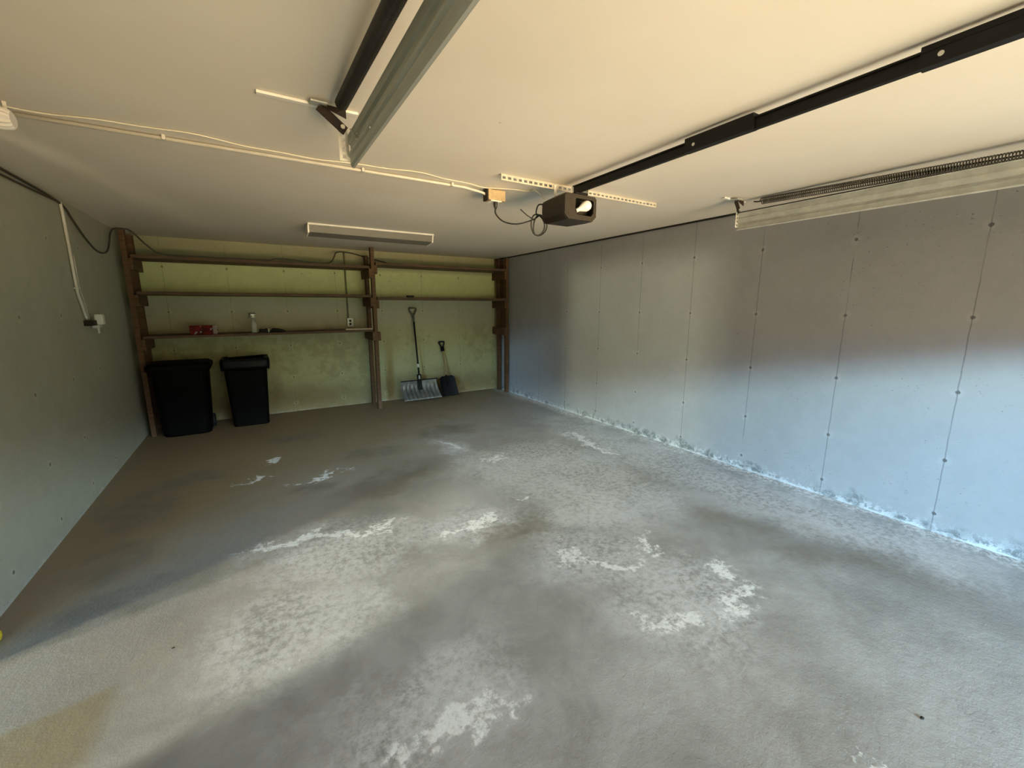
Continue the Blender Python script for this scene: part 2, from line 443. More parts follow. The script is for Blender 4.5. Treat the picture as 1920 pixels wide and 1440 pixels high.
def shelf_post_set(x, fy, by, ztop_f, ztop_b, lean, label, left=(), right=()):
    t = thing('shelf_post', label, 'shelf post', (x, (fy + by) / 2, 0), 'timber posts holding the wall shelves')
    MB().bar((x, fy, 0), (x + lean, fy, ztop_f), .042, .085, up=(0, 1, 0), bev=.003).build('post', M['wood'], t)
    MB().bar((x, by, 0), (x + lean, by, ztop_b), .042, .085, up=(0, 1, 0), bev=.003).build('post', M['wood'], t)
    cleats_for(t, x + lean * .7, left, -.040, fy - .05); cleats_for(t, x + lean * .7, right, .040, fy - .05)
    return t
shelf_post_set(-1.125, 6.30, 6.66, 2.345, 2.33, -.005, 'brown timber shelf post frame beside the left wall, behind the larger bin', right=(2.045, 1.645, 1.145))
shelf_post_set(1.515, 6.30, 6.66, 2.335, 2.26, .010, 'brown timber shelf post frame in the middle of the back wall', left=(2.045, 1.645, 1.155), right=(2.10, 1.615, 1.150))
rp = shelf_post_set(3.785, 6.36, 6.62, 2.325, 2.33, 0, 'brown timber shelf post frame in the corner by the right wall', left=(2.10, 1.615, 1.150))
MB().box(3.792, 3.806, 6.40, 6.58, 1.10, 2.28, .002).build('side_board', M['wood'], rp)

def plank(x0, x1, z0, z1, label, y0=6.265, y1=6.72, th=.038, mat=None):
    a, b = Vector((x0, (y0 + y1) / 2, z0 + th / 2)), Vector((x1, (y0 + y1) / 2, z1 + th / 2))
    o = MB().bar(a, b, y1 - y0, th, bev=.003).build('shelf_board', mat or M['plank'])
    return tag(o, label, 'shelf', 'boards of the wall shelves')
plank(-1.085, 1.480, 2.047, 2.047, 'brown shelf board in the wide left bay, the top one of three')
plank(-1.085, 1.480, 1.647, 1.647, 'brown shelf board in the wide left bay, the middle one of three, empty')
plank(-1.085, 1.480, 1.149, 1.158, 'brown shelf board in the wide left bay, the lowest, carrying red box and spray bottle', th=.030)
plank(1.565, 3.745, 2.102, 2.102, 'brown shelf board in the right bay, the upper one close to the ceiling')
plank(1.565, 3.745, 1.617, 1.617, 'brown shelf board in the right bay, the lower one above the shovels')
t = tag(MB().box(1.10, 1.46, 6.24, 6.34, 1.191, 1.209, .002).build('wood_offcut', M['pale_wood']), 'pale loose board lying on the right end of the lowest left shelf', 'board')
tag(MB().box(2.02, 2.12, 6.29, 6.36, 1.657, 1.683, .006).build('small_block', M['cavity']), 'small black block lying on the lower shelf of the right bay', 'block')

# red box on the shelf
ZS = 1.183
def red_material():
    m, nt, b, vec, (x, y, z) = new_mat('printed_red_card')
    n = noise(nt, vec, 14, 3, .5, 0, (1, 1, .7))
    c = mixc(nt, n.ss(.50, .56), (.15, .010, .008), (.06, .006, .005))
    w = noise(nt, vec, 22, 2, .5, 0, (1.4, 1, .8)).ss(.60, .64)
    c = mixc(nt, w * .8, c, (.36, .30, .25))
    st = (x - .235).ss(-.012, .0) * (1 - x.ss(.262, .268)) * (x * 90)._m('FRACT').ss(.3, .5)
    c = mixc(nt, st * .8, c, (.50, .44, .37))
    nt.links.new(c, b.inputs['Base Color']); b.inputs['Roughness'].default_value = .7; b.inputs['Specular IOR Level'].default_value = .15
    return m
M['redbox'] = red_material()
bx = MB().box(0, .275, 0, .11, 0, .108, .003).build('card_box', M['redbox'])
bx.location = (-.655, 6.285, ZS); bx.rotation_euler.z = .05
tag(bx, 'red printed card box with pale end panel on the lowest shelf', 'box')

# spray bottle
sb = thing('spray_bottle', 'clear spray bottle with pale collar and dark trigger head on the lowest shelf', 'spray bottle', (.005, 6.36, ZS + .004))
gl, nt, b, vec, xyz = new_mat('clear_plastic'); b.inputs['Base Color'].default_value = (.70, .70, .62, 1)
b.inputs['Transmission Weight'].default_value = .55; b.inputs['Roughness'].default_value = .25
MB().lathe([(.030, 0), (.036, .006), (.036, .10), (.034, .125), (.022, .155), (.013, .175), (.013, .19)], (.005, 6.36, ZS + .004), 20).build('bottle', gl, sb, True)
MB().lathe([(.016, .188), (.018, .19), (.018, .210), (.014, .213)], (.005, 6.36, ZS + .004), 16).build('collar', M['white_plastic'], sb, True)
MB().box(-.045, .035, 6.348, 6.372, ZS + .236, ZS + .256, .005).bar((-.03, 6.36, ZS + .238), (-.045, 6.36, ZS + .19), .012, .008, up=(0, 1, 0), bev=.002).build('trigger', M['trigger'], sb)
MB().loft([[(x_, y_, ZS + z_) for x_, y_ in ((.005 - w, 6.36 - .014), (.005 + w, 6.36 - .014), (.005 + w, 6.36 + .014), (.005 - w, 6.36 + .014))] for w, z_ in ((.010, .212), (.028, .240))]).build('neck', M['white_plastic'], sb)
# dark bits next to it
tr = thing('dark_torch', 'small dark torch with a bright end lying beside the spray bottle', 'torch', (.10, 6.30, ZS + .01))
MB().lathe([(.018, -.05), (.018, .01), (.024, .02), (.024, .05)], (.105, 6.31, ZS + .030), 16, 'X').build('body', M['cavity'], tr, True)
MB().lathe([(.022, 0), (.024, .002), (.024, .010), (.02, .012)], (.155, 6.31, ZS + .030), 16, 'X').build('rim', M['label'], tr, True)
gl_ = MB()
gl_.loft([[(.18 + dx, 6.38 + w * math.cos(a), ZS + .005 + hh * (.5 + .5 * math.sin(a))) for a in [2 * PI * k / 10 for k in range(10)]] for dx, w, hh in ((0, .02, .02), (.03, .05, .05), (.09, .06, .045), (.15, .045, .03), (.18, .015, .015))])
tag(gl_.build('work_glove', M['cavity'], None, True), 'dark crumpled glove lying behind the small torch on the lowest shelf', 'glove')

# ------------------------------------------------------------------ bins
def rrect(cx, cy, hx, hy, r, z, n=5, rot=0):
    out = []
    for qx, qy, a0 in ((1, 1, 0), (-1, 1, PI / 2), (-1, -1, PI), (1, -1, 1.5 * PI)):
        for k in range(n + 1):
            a = a0 + k / n * PI / 2
            x = qx * (hx - r) + r * math.cos(a); y = qy * (hy - r) + r * math.sin(a)
            out.append((cx + x * math.cos(rot) - y * math.sin(rot), cy + x * math.sin(rot) + y * math.cos(rot), z))
    return out
# large wheeled bin with lid
cx, cy = -.79, 6.30
b1 = thing('refuse_bin', 'large black lidded bin standing in the left corner by the wall', 'bin', (cx, cy, 0), 'black bins by the back wall')
MB().loft([rrect(cx, cy, a, b_, r, z) for a, b_, r, z in ((.225, .17, .08, 0), (.235, .18, .08, .02), (.265, .215, .07, .76), (.285, .235, .07, .765), (.285, .235, .07, .80))]).build('bin_body', M['bin'], b1, False)
MB().loft([rrect(cx, cy - .005, a, b_, r, z) for a, b_, r, z in ((.298, .245, .07, .790), (.305, .252, .07, .80), (.305, .252, .07, .845), (.27, .22, .07, .872), (.10, .08, .04, .885))]).build('lid', M['bin'], b1, False)
MB().tube(spline([(cx - .16, cy + .25, .80), (cx - .16, cy + .285, .83), (cx + .16, cy + .285, .83), (cx + .16, cy + .25, .80)]), .014).build('handle', M['bin'], b1, True)
for sx in (-1, 1):
    MB().lathe([(.02, -.02), (.08, -.02), (.085, -.01), (.085, .01), (.08, .02), (.02, .02)], (cx + sx * .24, cy + .15, .085), 20, 'X').build('wheel', M['cavity'], b1, True)
# slimmer bin with liner
cx, cy = -.135, 6.385
b2 = thing('refuse_bin', 'slimmer open black bin with a liner bag folded over its rim', 'bin', (cx, cy, 0), 'black bins by the back wall')
MB().loft([rrect(cx, cy, a, b_, .045, z) for a, b_, z in ((.190, .155, 0), (.198, .16, .015), (.235, .205, .79), (.255, .222, .795), (.255, .222, .83))] +
          [rrect(cx, cy, a, b_, .04, z) for a, b_, z in ((.235, .205, .83), (.19, .155, .10))], True, True).build('bin_body', M['bin'], b2)
bg = MB(); rings = []
random.seed(3)
jit = [random.uniform(-1, 1) for _ in range(24)]
for a, b_, z, j in ((.262, .230, .735, .012), (.266, .234, .78, .008), (.268, .236, .84, .006), (.262, .228, .868, .010), (.235, .20, .872, .012), (.20, .16, .80, .01)):
    rr = rrect(cx, cy, a, b_, .05, z)
    rings.append([(p[0] + jit[k] * j * .4, p[1] + jit[(k * 5) % 24] * j * .4, p[2] + jit[(k * 7 + 3) % 24] * j) for k, p in enumerate(rr)])
bg.loft(rings, False, False)
lo = bg.build('bin_liner', M['bag'], b2, True)
sm = lo.modifiers.new('thick', 'SOLIDIFY'); sm.thickness = .002

# ------------------------------------------------------------------ shovels leaning on the back wall
def lean_matrix(foot, top):
    """local +Z runs from the foot to the top of the tool, local -Y faces the room"""
    f, t_ = Vector(foot), Vector(top); z = (t_ - f).normalized(); x = Vector((1, 0, 0)); x = (x - z * x.dot(z)).normalized(); y = z.cross(x)
    m = Matrix.Identity(4); m.col[0][:3] = x; m.col[1][:3] = y; m.col[2][:3] = z; m.col[3][:3] = f
    return m
def d_grip(z, w, h, r):
    return spline([(0, 0, z), (-.004, 0, z + .02), (-w * .75, 0, z + h * .62), (-w, 0, z + h * .86), (-w * .8, 0, z + h), (w * .8, 0, z + h), (w, 0, z + h * .86), (w * .75, 0, z + h * .62), (.004, 0, z + .02), (0, 0, z)], 5)
# long snow pusher
MT = lean_matrix((2.245, 6.515, .02), (2.232, 6.728, 1.49)); L = 1.485
sp_ = thing('snow_shovel', 'long snow shovel with wide ribbed grey blade and grey D grip against back wall', 'snow shovel', (2.245, 6.515, 0), 'shovels leaning on the back wall')
MB().tube([(0, 0, .30), (0, 0, L - .16)], .014, 10).build('shaft', M['black_metal'], sp_, True, MT)
for z_ in (.52, .33): MB().tube([(0, 0, z_), (0, 0, z_ + .06)], .0165, 12).build('shaft_sleeve', M['label'], sp_, True, MT)
MB().tube([(0, 0, L - .22), (0, 0, L - .13)], [.016, .019], 10).tube(d_grip(L - .14, .054, .14, .01), .0125, 8).build('grip', M['grip'], sp_, True, MT)
bl = MB(); W2 = .315
nx, nz = 64, 12; grid = []
for j in range(nz + 1):
    v = j / nz; row = []
    for i in range(nx + 1):
        u = i / nx * 2 - 1
        y = -.15 * (1 - v) ** 2 + .035 * math.sin(v * PI) + .016 * math.cos(u * PI * 9) * math.sin(min(1, v * 1.25 + .08) * PI) + .012 * (1 - u * u)
        row.append(bl.bm.verts.new((u * W2 * (1 - .03 * v), y + .02, v * .315)))
    grid.append(row)
for j in range(nz):
    for i in range(nx): bl.bm.faces.new((grid[j][i], grid[j][i + 1], grid[j + 1][i + 1], grid[j + 1][i]))
o = bl.build('blade', M['alu'], sp_, True, MT); md = o.modifiers.new('t', 'SOLIDIFY'); md.thickness = .004
MB().bar((0, .012, .16), (0, .006, .40), .05, .03, up=(0, 1, 0), bev=.008).build('socket', M['black_metal'], sp_, False, MT)
o2 = MB().bar((-W2 * .98, .018, .312), (W2 * .98, .018, .312), .02, .016, bev=.004).build('blade_rim', M['black_metal'], sp_, False, MT)
# short black shovel
MT = lean_matrix((2.745, 6.535, .012), (2.715, 6.735, .93)); L = .94
s2 = thing('snow_shovel', 'short black shovel with square black scoop, wooden shaft and black grip against back wall', 'shovel', (2.745, 6.535, 0), 'shovels leaning on the back wall')
MB().tube([(0, 0, .30), (0, 0, L - .13)], .0135, 10).build('shaft', M['ash'], s2, True, MT)
gp = MB(); gp.tube(d_grip(L - .135, .045, .13, .012), .0135, 8)
gp.bar((0, 0, L - .16), (0, 0, L - .095), .040, .028, up=(0, 1, 0), bev=.008)
gp.build('grip', M['shovel_black'], s2, True, MT)
bl = MB(); nx, nz = 20, 14; grid = []
for j in range(nz + 1):
    v = j / nz; row = []
    hw = .158 - .018 * v
    if v > .82: hw *= math.sqrt(max(0.02, 1 - ((v - .82) / .18) ** 2 * .55))
    for i in range(nx + 1):
        u = i / nx * 2 - 1
        y = .010 - .038 * abs(u) ** 3 - .05 * (1 - v) ** 2
        zz = v * .345 - (.02 * math.exp(-(u * 7) ** 2) if j == nz else 0)
        row.append(bl.bm.verts.new((u * hw, y, zz)))
    grid.append(row)
for j in range(nz):
    for i in range(nx): bl.bm.faces.new((grid[j][i], grid[j][i + 1], grid[j + 1][i + 1], grid[j + 1][i]))
o = bl.build('blade', M['shovel_black'], s2, True, MT); md = o.modifiers.new('t', 'SOLIDIFY'); md.thickness = .005
MB().tube([(0, -.004, .17), (0, -.004, .31), (0, 0, .36)], [.010, .020, .016], 10).build('socket', M['shovel_black'], s2, True, MT)

# ------------------------------------------------------------------ ceiling light strip
lf = thing('strip_light', 'long unlit white strip light on the ceiling in front of the shelves', 'strip light', (1.22, 4.98, H))
x0, x1, ya, yb = .56, 1.90, 4.85, 5.10
def trap(x, g=0): return [(x, ya + .012 - g, H - .018 + g), (x, ya + .03 - g, H - .085 - g), (x, yb - .05 + g, H - .105 - g), (x, yb + g, H - .018 + g)]
MB().box(x0, x1, ya - .012, yb + .012, H - .018, H - .001, .002).build('housing', M['white_metal'], lf)
MB().loft([trap(x0 + .008), trap(x1 - .008)]).build('diffuser', M['grey_lens'], lf)
for xx in (x0, x1 - .014):
    MB().loft([trap(xx, .008), trap(xx + .014, .008)]).build('end_cap', M['white_metal'], lf)
# fixture cut off by the left edge of the view
wf_ = thing('shop_light', 'white ribbed shop light hanging under the ceiling near the left wall', 'shop light', (-.95, 2.64, H))
def ribtube(y, z, xr, r):
    prof = []
    mb = MB(); rings = []
    for x_, k in ((-1.16, 1), (xr - .03, 1), (xr - .01, .92), (xr, .72)):
        rings.append([(x_, y + r * k * (1 + .13 * (q % 2)) * math.cos(2 * PI * q / 28), z + .75 * r * k * (1 + .13 * (q % 2)) * math.sin(2 * PI * q / 28)) for q in range(28)])
    return mb.loft(rings)
ribtube(2.66, 2.265, -.755, .048).build('lens', M['white_plastic'], wf_)
ribtube(2.52, 2.265, -.835, .028).build('lens', M['white_plastic'], wf_)
MB().box(-1.17, -.785, 2.48, 2.74, 2.305, 2.318, .003).build('backing', M['galv'], wf_)
for xx in (-.79, -1.1): MB().bar((xx, 2.72, 2.318), (xx, 2.72, H - .001), .012, .003, up=(0, 1, 0)).build('hanger', M['white_metal'], wf_)

# ------------------------------------------------------------------ conduit, junction box, wires on the ceiling
cd = thing('ceiling_conduit', 'thin white conduit running across the ceiling to the junction box', 'conduit', (.4, 2.83, H))
MB().tube([(-.80, 2.835, H - .012), (1.35, 2.835, H - .012), (1.49, 2.83, H - .030), (1.51, 2.825, H - .04)], .0095, 8).build('pipe', M['pvc'], cd, True)
for xx in (-.29, .66, 1.25):
    MB().box(xx - .008, xx + .008, 2.805, 2.850, H - .024, H - .001, .003).build('clip', M['galv_light'], cd)
w_ = []
for k in range(40):
    x_ = -1.0 + k * .072
    y_ = 2.775 - .045 * math.exp(-((x_ + .3) / .5) ** 2) * 1 + .018 * math.sin(x_ * 7.1) + .010 * math.sin(x_ * 17 + 1) - .10 * max(0, min(1, (x_ - .6) / .5)) + .14 * max(0, min(1, (x_ - 1.0) / .5)) - .12 * max(0, min(1, (x_ - 1.45) / .4))
    w_.append((x_, y_, H - .006 - (.0)))
w_ = [p for p in w_ if p[0] < 1.83] + [(1.80, 2.62, H - .02), (1.83, 2.545, 2.262)]
tag(MB().tube(spline(w_, 3), .0036, 6).build('bell_wire', M['wire'], None, True), 'thin cream wire wandering along the ceiling beside the conduit', 'wire')
jb = thing('junction_box', 'tan ceiling outlet box with the black cord plugged in', 'outlet box', (1.57, 2.82, H))
MB().box(1.515, 1.655, 2.785, 2.875, H - .080, H - .009, .004).build('box', M['tan'], jb)
MB().box(1.505, 1.52, 2.79, 2.85, H - .085, H - .012, .003).build('knockout_plate', M['brown_metal'], jb)
MB().box(1.535, 1.625, 2.785, 2.855, H - .088, H - .080, .002).build('outlet_plate', M['white_metal'], jb)
cp = thing('power_cord', 'black power cord looping from the ceiling outlet box to the opener', 'cord', (1.58, 2.80, H - .1))
MB().lathe([(.006, -.045), (.012, -.035), (.016, -.008), (.016, 0)], (1.585, 2.81, H - .089), 12).build('plug', M['cord'], cp, True)
pts = [(1.585, 2.81, H - .125), (1.58, 2.80, H - .17), (1.62, 2.76, H - .225), (1.70, 2.70, H - .245), (1.80, 2.64, H - .215)]
c0 = Vector((1.835, 2.64, 2.100))
for k in range(1, 26):
    a = 1.9 - k / 24 * 4 * PI
    pts.append(c0 + Vector((.062 * math.cos(a) * (1 + .2 * math.sin(k * .5)) + .015 * math.sin(k * .35), -.010 * k / 24 - .01 * math.sin(a), .070 * math.sin(a))))
pts += [Vector((1.80, 2.60, 2.17)), Vector((1.79, 2.565, 2.215)), Vector((1.81, 2.545, 2.222)), Vector((1.83, 2.524, 2.205))]
MB().tube(spline(pts, 5), .0052, 7).build('cable', M['cord'], cp, True)
MB().tube([(1.815, 2.645, 2.135), (1.76, 2.66, 2.165), (1.715, 2.68, 2.205)], .0035, 6).build('tie_end', M['cord'], cp, True)

# ------------------------------------------------------------------ door opener with its rail
RX = 1.925
op = thing('door_opener', 'dark brown ceiling mounted garage door opener with bare bulb and black rail', 'door opener', (RX, 2.4, H))
BX0, BX1, BY0, BY1, BZ0, BZ1 = 1.79, 2.055, 2.25, 2.52, 2.085, 2.238
def face(y, g=0, c=.03):
    x0, x1, z0, z1 = BX0 - g, BX1 + g, BZ0 - g, BZ1 + g
    return [(x0 + c, y, z0), (x1 - c, y, z0), (x1, y, z0 + c), (x1, y, z1 - c * .5), (x1 - c * .5, y, z1), (x0 + c * .5, y, z1), (x0, y, z1 - c * .5), (x0, y, z0 + c)]
MB().loft([face(BY0 + .012), face(BY0 + .02, .004), face(BY0 + .09, .004), face(BY1, -.004)], False, True).loft([face(BY0 + .015, -.006), face(BY0 + .10, -.012)], False, True).build('housing', M['opener'], op)
# lamp cover frame: plate with an opening on its right
fr = MB(); out = face(BY0 + .008, .002); 
hx0, hx1, hz0, hz1 = BX0 + .085, BX1 - .022, BZ0 + .028, BZ1 - .022
inn = [(hx0 + .02, hz0), (hx1 - .02, hz0), (hx1, hz0 + .02), (hx1, hz1 - .01), (hx1 - .01, hz1), (hx0 + .01, hz1), (hx0, hz1 - .01), (hx0, hz0 + .02)]
inner = [(p[0], BY0 + .008, p[1]) for p in inn]
for off, flip in ((0, False), (.010, True)):
    A = [fr.bm.verts.new((p[0], p[1] + off, p[2])) for p in out]; B = [fr.bm.verts.new((p[0], p[1] + off, p[2])) for p in inner]
    for k in range(8): fr.bm.faces.new((A[k], A[(k + 1) % 8], B[(k + 1) % 8], B[k]))
    if off == 0: A0, B0 = A, B
    else:
        for k in range(8):
            fr.bm.faces.new((A0[k], A0[(k + 1) % 8], A[(k + 1) % 8], A[k])); fr.bm.faces.new((B0[k], B0[(k + 1) % 8], B[(k + 1) % 8], B[k]))
plate = fr.build('lamp_cover', M['opener_face'], op)
MB().box(BX0 + .014, BX1 - .014, BY0 + .085, BY0 + .092, BZ0 + .014, BZ1 - .014).build('reflector', M['opener_face'], op)
for px, pz in ((BX0 + .025, BZ0 + .03), (BX1 - .035, BZ0 + .014), (BX0 + .045, BZ1 - .03)):
    MB().lathe([(.006, 0), (.006, .003), (.003, .005)], (px, BY0 + .0075, pz), 10, 'Y').build('screw', M['cavity'], op)
# bulb lies nearly level, base towards the lower left
bmb = MB(); prof = [(.013, 0), (.0135, .028), (.015, .034), (.024, .052), (.033, .072), (.034, .088), (.029, .106), (.018, .117), (.004, .121)]
bmb.lathe(prof, (0, 0, 0), 24)
q = Vector((.86, -.30, .42)).normalized().to_track_quat('Z', 'Y').to_matrix().to_4x4(); q.translation = Vector((BX0 + .105, BY0 + .035, BZ0 + .055))
bmb.build('bulb', M['bulb'], op, True, q)
sk = MB(); sk.lathe([(.018, -.045), (.018, .004), (.014, .006)], (0, 0, 0), 16)
sk.build('bulb_socket', M['cavity'], op, True, q)
# rail (T section) with its two bolted sleeves
def tee(w, h, t=.006): return [(-w / 2, h / 2), (w / 2, h / 2), (w / 2, h / 2 - t), (.012, h / 2 - t), (.012, -h / 2), (-.012, -h / 2), (-.012, h / 2 - t), (-w / 2, h / 2 - t)]
MB().extrude(tee(.042, .048), (RX + .01, 2.34, 2.288), (RX - .015, YF + .05, 2.300)).build('rail', M['black_metal'], op)
def sleeve(y0, y1):
    z = 2.296
    s_ = MB().extrude([(-.019, .034), (.019, .034), (.019, -.030), (-.019, -.030)], (RX, y0, z), (RX - .004, y1, z)).build('rail_sleeve', M['black_metal'], op)
    for yy in (y0 - .05, (y0 + y1) / 2 - .02):
        MB().lathe([(.008, 0), (.008, .004), (.004, .006)], (RX - .020, yy, z - .004), 12, 'X').build('bolt', M['galv_light'], s_, False, None)
sleeve(1.47, 1.13); sleeve(.60, .20)
MB().box(RX - .05, RX + .05, 2.25, 2.44, BZ1 + .002, BZ1 + .016, .003).build('mounting_saddle', M['black_metal'], op)
for hx in (BX0 + .07, BX1 + .0):
    hh = MB(); hh.bar((hx, 2.455, BZ1 - .01), (hx, 2.462, H - .012), .020, .003, up=(0, 1, 0)); hh.bar((hx, 2.455, BZ1 + .001), (hx + (.03 if hx < RX else -.03), 2.455, BZ1 + .001), .02, .003)
    hh.build('hanger', M['white_metal'], op)
# slotted ceiling angles
def slotted_angle(xa, xb, y, label, n, group='slotted angles on the ceiling', face_=-1, depth=.040):
    mb = MB()
    mb.box(xa, xb, y, y + .030 * -face_, H - .004, H - .001)
    zt, zb = H - .002, H - depth
    mb.box(xa, xb, y - .0015, y + .0015, zt - .013, zt); mb.box(xa, xb, y - .0015, y + .0015, zb, zb + .010)
    st = (xb - xa) / n
    for k in range(n + 1):
        c = xa + k * st; a_, b_ = max(xa, c - st * .20), min(xb, c + st * .20)
        mb.box(a_, b_, y - .0015, y + .0015, zb + .010, zt - .013)
    return tag(mb.build('slotted_angle', M['angle']), label, 'steel angle', group)
slotted_angle(1.435, 2.01, 2.468, 'white slotted steel angle on the ceiling left of the opener', 14)
slotted_angle(2.17, 2.905, 2.475, 'white slotted steel angle on the ceiling right of the opener', 18, depth=.036)

# ------------------------------------------------------------------ door tracks, springs
def track(x, o, mat, label):
    """o = +1 when the channel opens towards +X"""
    t = thing('door_track', label, 'door track', (x, 2.06, 2.12), 'horizontal door tracks')
    pr = [(.014, .132), (0, .130), (0, .098), (.009, .090), (.009, .060), (-.004, .054), (-.004, .046), (.004, .040), (.004, .014), (.009, .003), (.017, .001), (.021, .008)]
    mb = MB(); a = [mb.bm.verts.new((x + o * u, 2.065, 2.118 + v)) for u, v in pr]; b_ = [mb.bm.verts.new((x + o * u, YF + .02, 2.118 + v)) for u, v in pr]
    for k in range(len(pr) - 1): mb.bm.faces.new((a[k], a[k + 1], b_[k + 1], b_[k]))
    c = mb.build('channel', mat, t); md = c.modifiers.new('t', 'SOLIDIFY'); md.thickness = .003; md.offset = 0
    # perforated hanging strap at the rear end
    xc = x - .020; st = MB(); z0, z1, y0 = 2.142, 2.285, 2.0665
    st.box(xc - .020, xc - .0075, y0, y0 + .003, z0, z1); st.box(xc + .0075, xc + .020, y0, y0 + .003, z0, z1)
    hz = [z0 + .018 + k * .0275 for k in range(5)]
    edges = [z0] + [e for h in hz for e in (h - .0075, h + .0075)] + [z1]
    for e0, e1 in zip(edges[::2], edges[1::2]): st.box(xc - .0075, xc + .0075, y0, y0 + .003, e0, e1)
    st.build('hanging_strap', M['galv_light'], t)
    for yy, zz in ((1.90, 2.205), (1.72, 2.18), (1.70, 2.168), (1.69, 2.158)):
        MB().lathe([(.004, -.001), (.004, .0035), (.002, .004)], (x - o * .0015, yy, zz), 8, 'X').build('rivet', M['galv_light'], t) if o > 0 else None
    cl = MB().bar((x - o * .004, 1.98, 2.245), (x - o * .004, 1.88, 2.175), .0035, .012, up=(1, 0, 0)).build('clip', mat, t)
    return t
track(.430, 1, M['galv'], 'grey steel door track hanging left of the opener, seen from its outer side')
track(3.410, -1, M['galv_light'], 'pale steel door track hanging near the right wall')

def strip_and_bracket(x, sgn, xa, xb, label, blabel):
    s_ = tag(MB().box(xa, xb, 2.060, 2.085, H - .012, H - .001, .002).build('ceiling_strip', M['white_metal']), label, 'steel strip', 'white strips holding the track brackets')
    b_ = thing('spring_bracket', blabel, 'bracket', (x, 2.05, H - .013), 'brackets at the rear of the door springs')
    xi = x - sgn * .115
    MB().bar((xi, 2.035, H - .022), (x - sgn * .012, 2.0595, 2.262), .034, .005, up=(0, 1, 0), bev=.002).build('arm', M['brown_metal'], b_)
    MB().loft([[(xi - .02, 2.02 + d, H - .014), (xi + sgn * .105, 2.03 + d, H - .014), (xi + sgn * .105, 2.03 + d, H - .050), (xi + sgn * .06, 2.02 + d, H - .040)] for d in (0, .004)]).build('gusset', M['brown_metal'], b_)
    MB().box(xi - .035, xi + .03, 2.00, 2.045, H - .020, H - .013, .002).build('foot_plate', M['galv'], b_)
    MB().lathe([(.009, 0), (.009, .006), (.005, .009)], (x - sgn * .022, 2.050, 2.275), 10, 'Y').build('bolt', M['galv_light'], b_)
    return b_
strip_and_bracket(.430, 1, .095, .478, 'white steel strip on the ceiling above the left door track', 'dark brown steel bracket at the end of the left door track')
strip_and_bracket(3.410, 1, 3.19, 3.475, 'white steel strip on the ceiling above the right door track', 'dark brown steel bracket at the end of the right door track')

def spring(xa, ya, za, xb, yb, zb, r, wire, pitch, mat, core, label):
    t = thing('door_spring', label, 'spring', (xa, ya, za), 'long coil springs above the door tracks')
    a, b_ = Vector((xa, ya, za)), Vector((xb, yb, zb)); d = b_ - a; L = d.length; d.normalize()
    x = d.cross(Vector((0, 0, 1))).normalized(); u = x.cross(d)
    n = int(L / pitch); seg = 11
    pts = [a + d * (L * k / (n * seg)) + (x * math.cos(2 * PI * k / seg) + u * math.sin(2 * PI * k / seg)) * r for k in range(n * seg + 1)]
    mb = MB(); rings = []; m = 4
    T_ = None
    for i, p in enumerate(pts):
        rad = (p - a) - d * (p - a).dot(d); rad.normalize()
        rings.append([mb.bm.verts.new(p + rad * wire * math.cos(2 * PI * k / m + .78) + d * wire * math.sin(2 * PI * k / m + .78)) for k in range(m)])
    for A, B in zip(rings, rings[1:]):
        for k in range(m): mb.bm.faces.new((A[k], A[(k + 1) % m], B[(k + 1) % m], B[k]))
    mb.build('coil', mat, t, True)
    MB().tube([a + d * .0, b_], core, 10).build('safety_rod', M['black_metal'], t, True)
    ea = a - d * .06 + u * .005
    MB().tube(spline([a + x * 0 - d * 0, a - d * .03, ea]), .005, 7).build('hook', M['brown_metal'], t, True)
    return t
spring(.384, 1.93, 2.312, .373, YF + .3, 2.145, .0235, .0028, .0066, M['spring'], .0150, 'thick black door spring hanging above the left door track')
spring(3.435, 1.91, 2.318, 3.45, YF + .3, 2.215, .0235, .0034, .0120, M['grey_spring'], .0040, 'thin open coiled door spring above the right door track')

# ------------------------------------------------------------------ left wall: cables, conduit, outlet
tag(MB().tube(spline([(XL + .012, -1.0, 2.325), (XL + .012, 1.5, 2.322), (XL + .012, 3.0, 2.326), (XL + .012, 3.9, 2.325), (XL + .013, 4.5, 2.322), (XL + .013, 4.85, 2.30), (XL + .02, 4.98, 2.225), (XL + .04, 5.15, 2.10), (XL + .05, 5.42, 2.015), (XL + .05, 5.75, 2.06),
    (XL + .04, 6.02, 2.26), (XL + .05, 6.2, 2.335), (XL + .16, 6.24, 2.33), (-.93, 6.25, 2.19), (-.82, 6.27, 2.105), (-.55, 6.275, 2.094), (.2, 6.28, 2.094), (.30, 6.28, 2.11), (.45, 6.28, 2.115), (.7, 6.28, 2.094), (.95, 6.30, 2.10), (1.05, 6.45, 2.20), (1.10, 6.60, 2.27), (1.20, 6.70, 2.30), (1.35, 6.72, 2.29), (1.56, 6.735, 2.245), (1.66, 6.735, 2.225), (1.80, 6.70, 2.19), (1.95, 6.60, 2.153), (2.3, 6.5, 2.147)], 7), .0085, 7).build('wall_cable', M['cable'], None, True),
    'dark cable sagging from the left wall corner and running over the top shelf', 'cable')
tag(MB().tube(spline([(XL + .010, -1.0, 2.275), (XL + .010, 2.0, 2.283), (XL + .010, 3.4, 2.285), (XL + .010, 4.1, 2.295), (XL + .010, 4.7, 2.312), (XL + .010, 4.85, 2.312)], 6), .007, 7).build('wall_cable', M['cable'], None, True),
    'second dark cable running below the first along the top of the left wall', 'cable')
wc = thing('wall_conduit', 'white bent conduit dropping down the left wall to the outlet', 'conduit', (XL, 4.85, 1.8))
MB().tube(spline([(XL + .014, 4.79, 2.32), (XL + .014, 4.80, 2.25), (XL + .014, 4.805, 2.0), (XL + .014, 4.81, 1.66), (XL + .014, 4.85, 1.55), (XL + .014, 4.92, 1.40)], 6), .0105, 8).build('pipe', M['pvc'], wc, True)
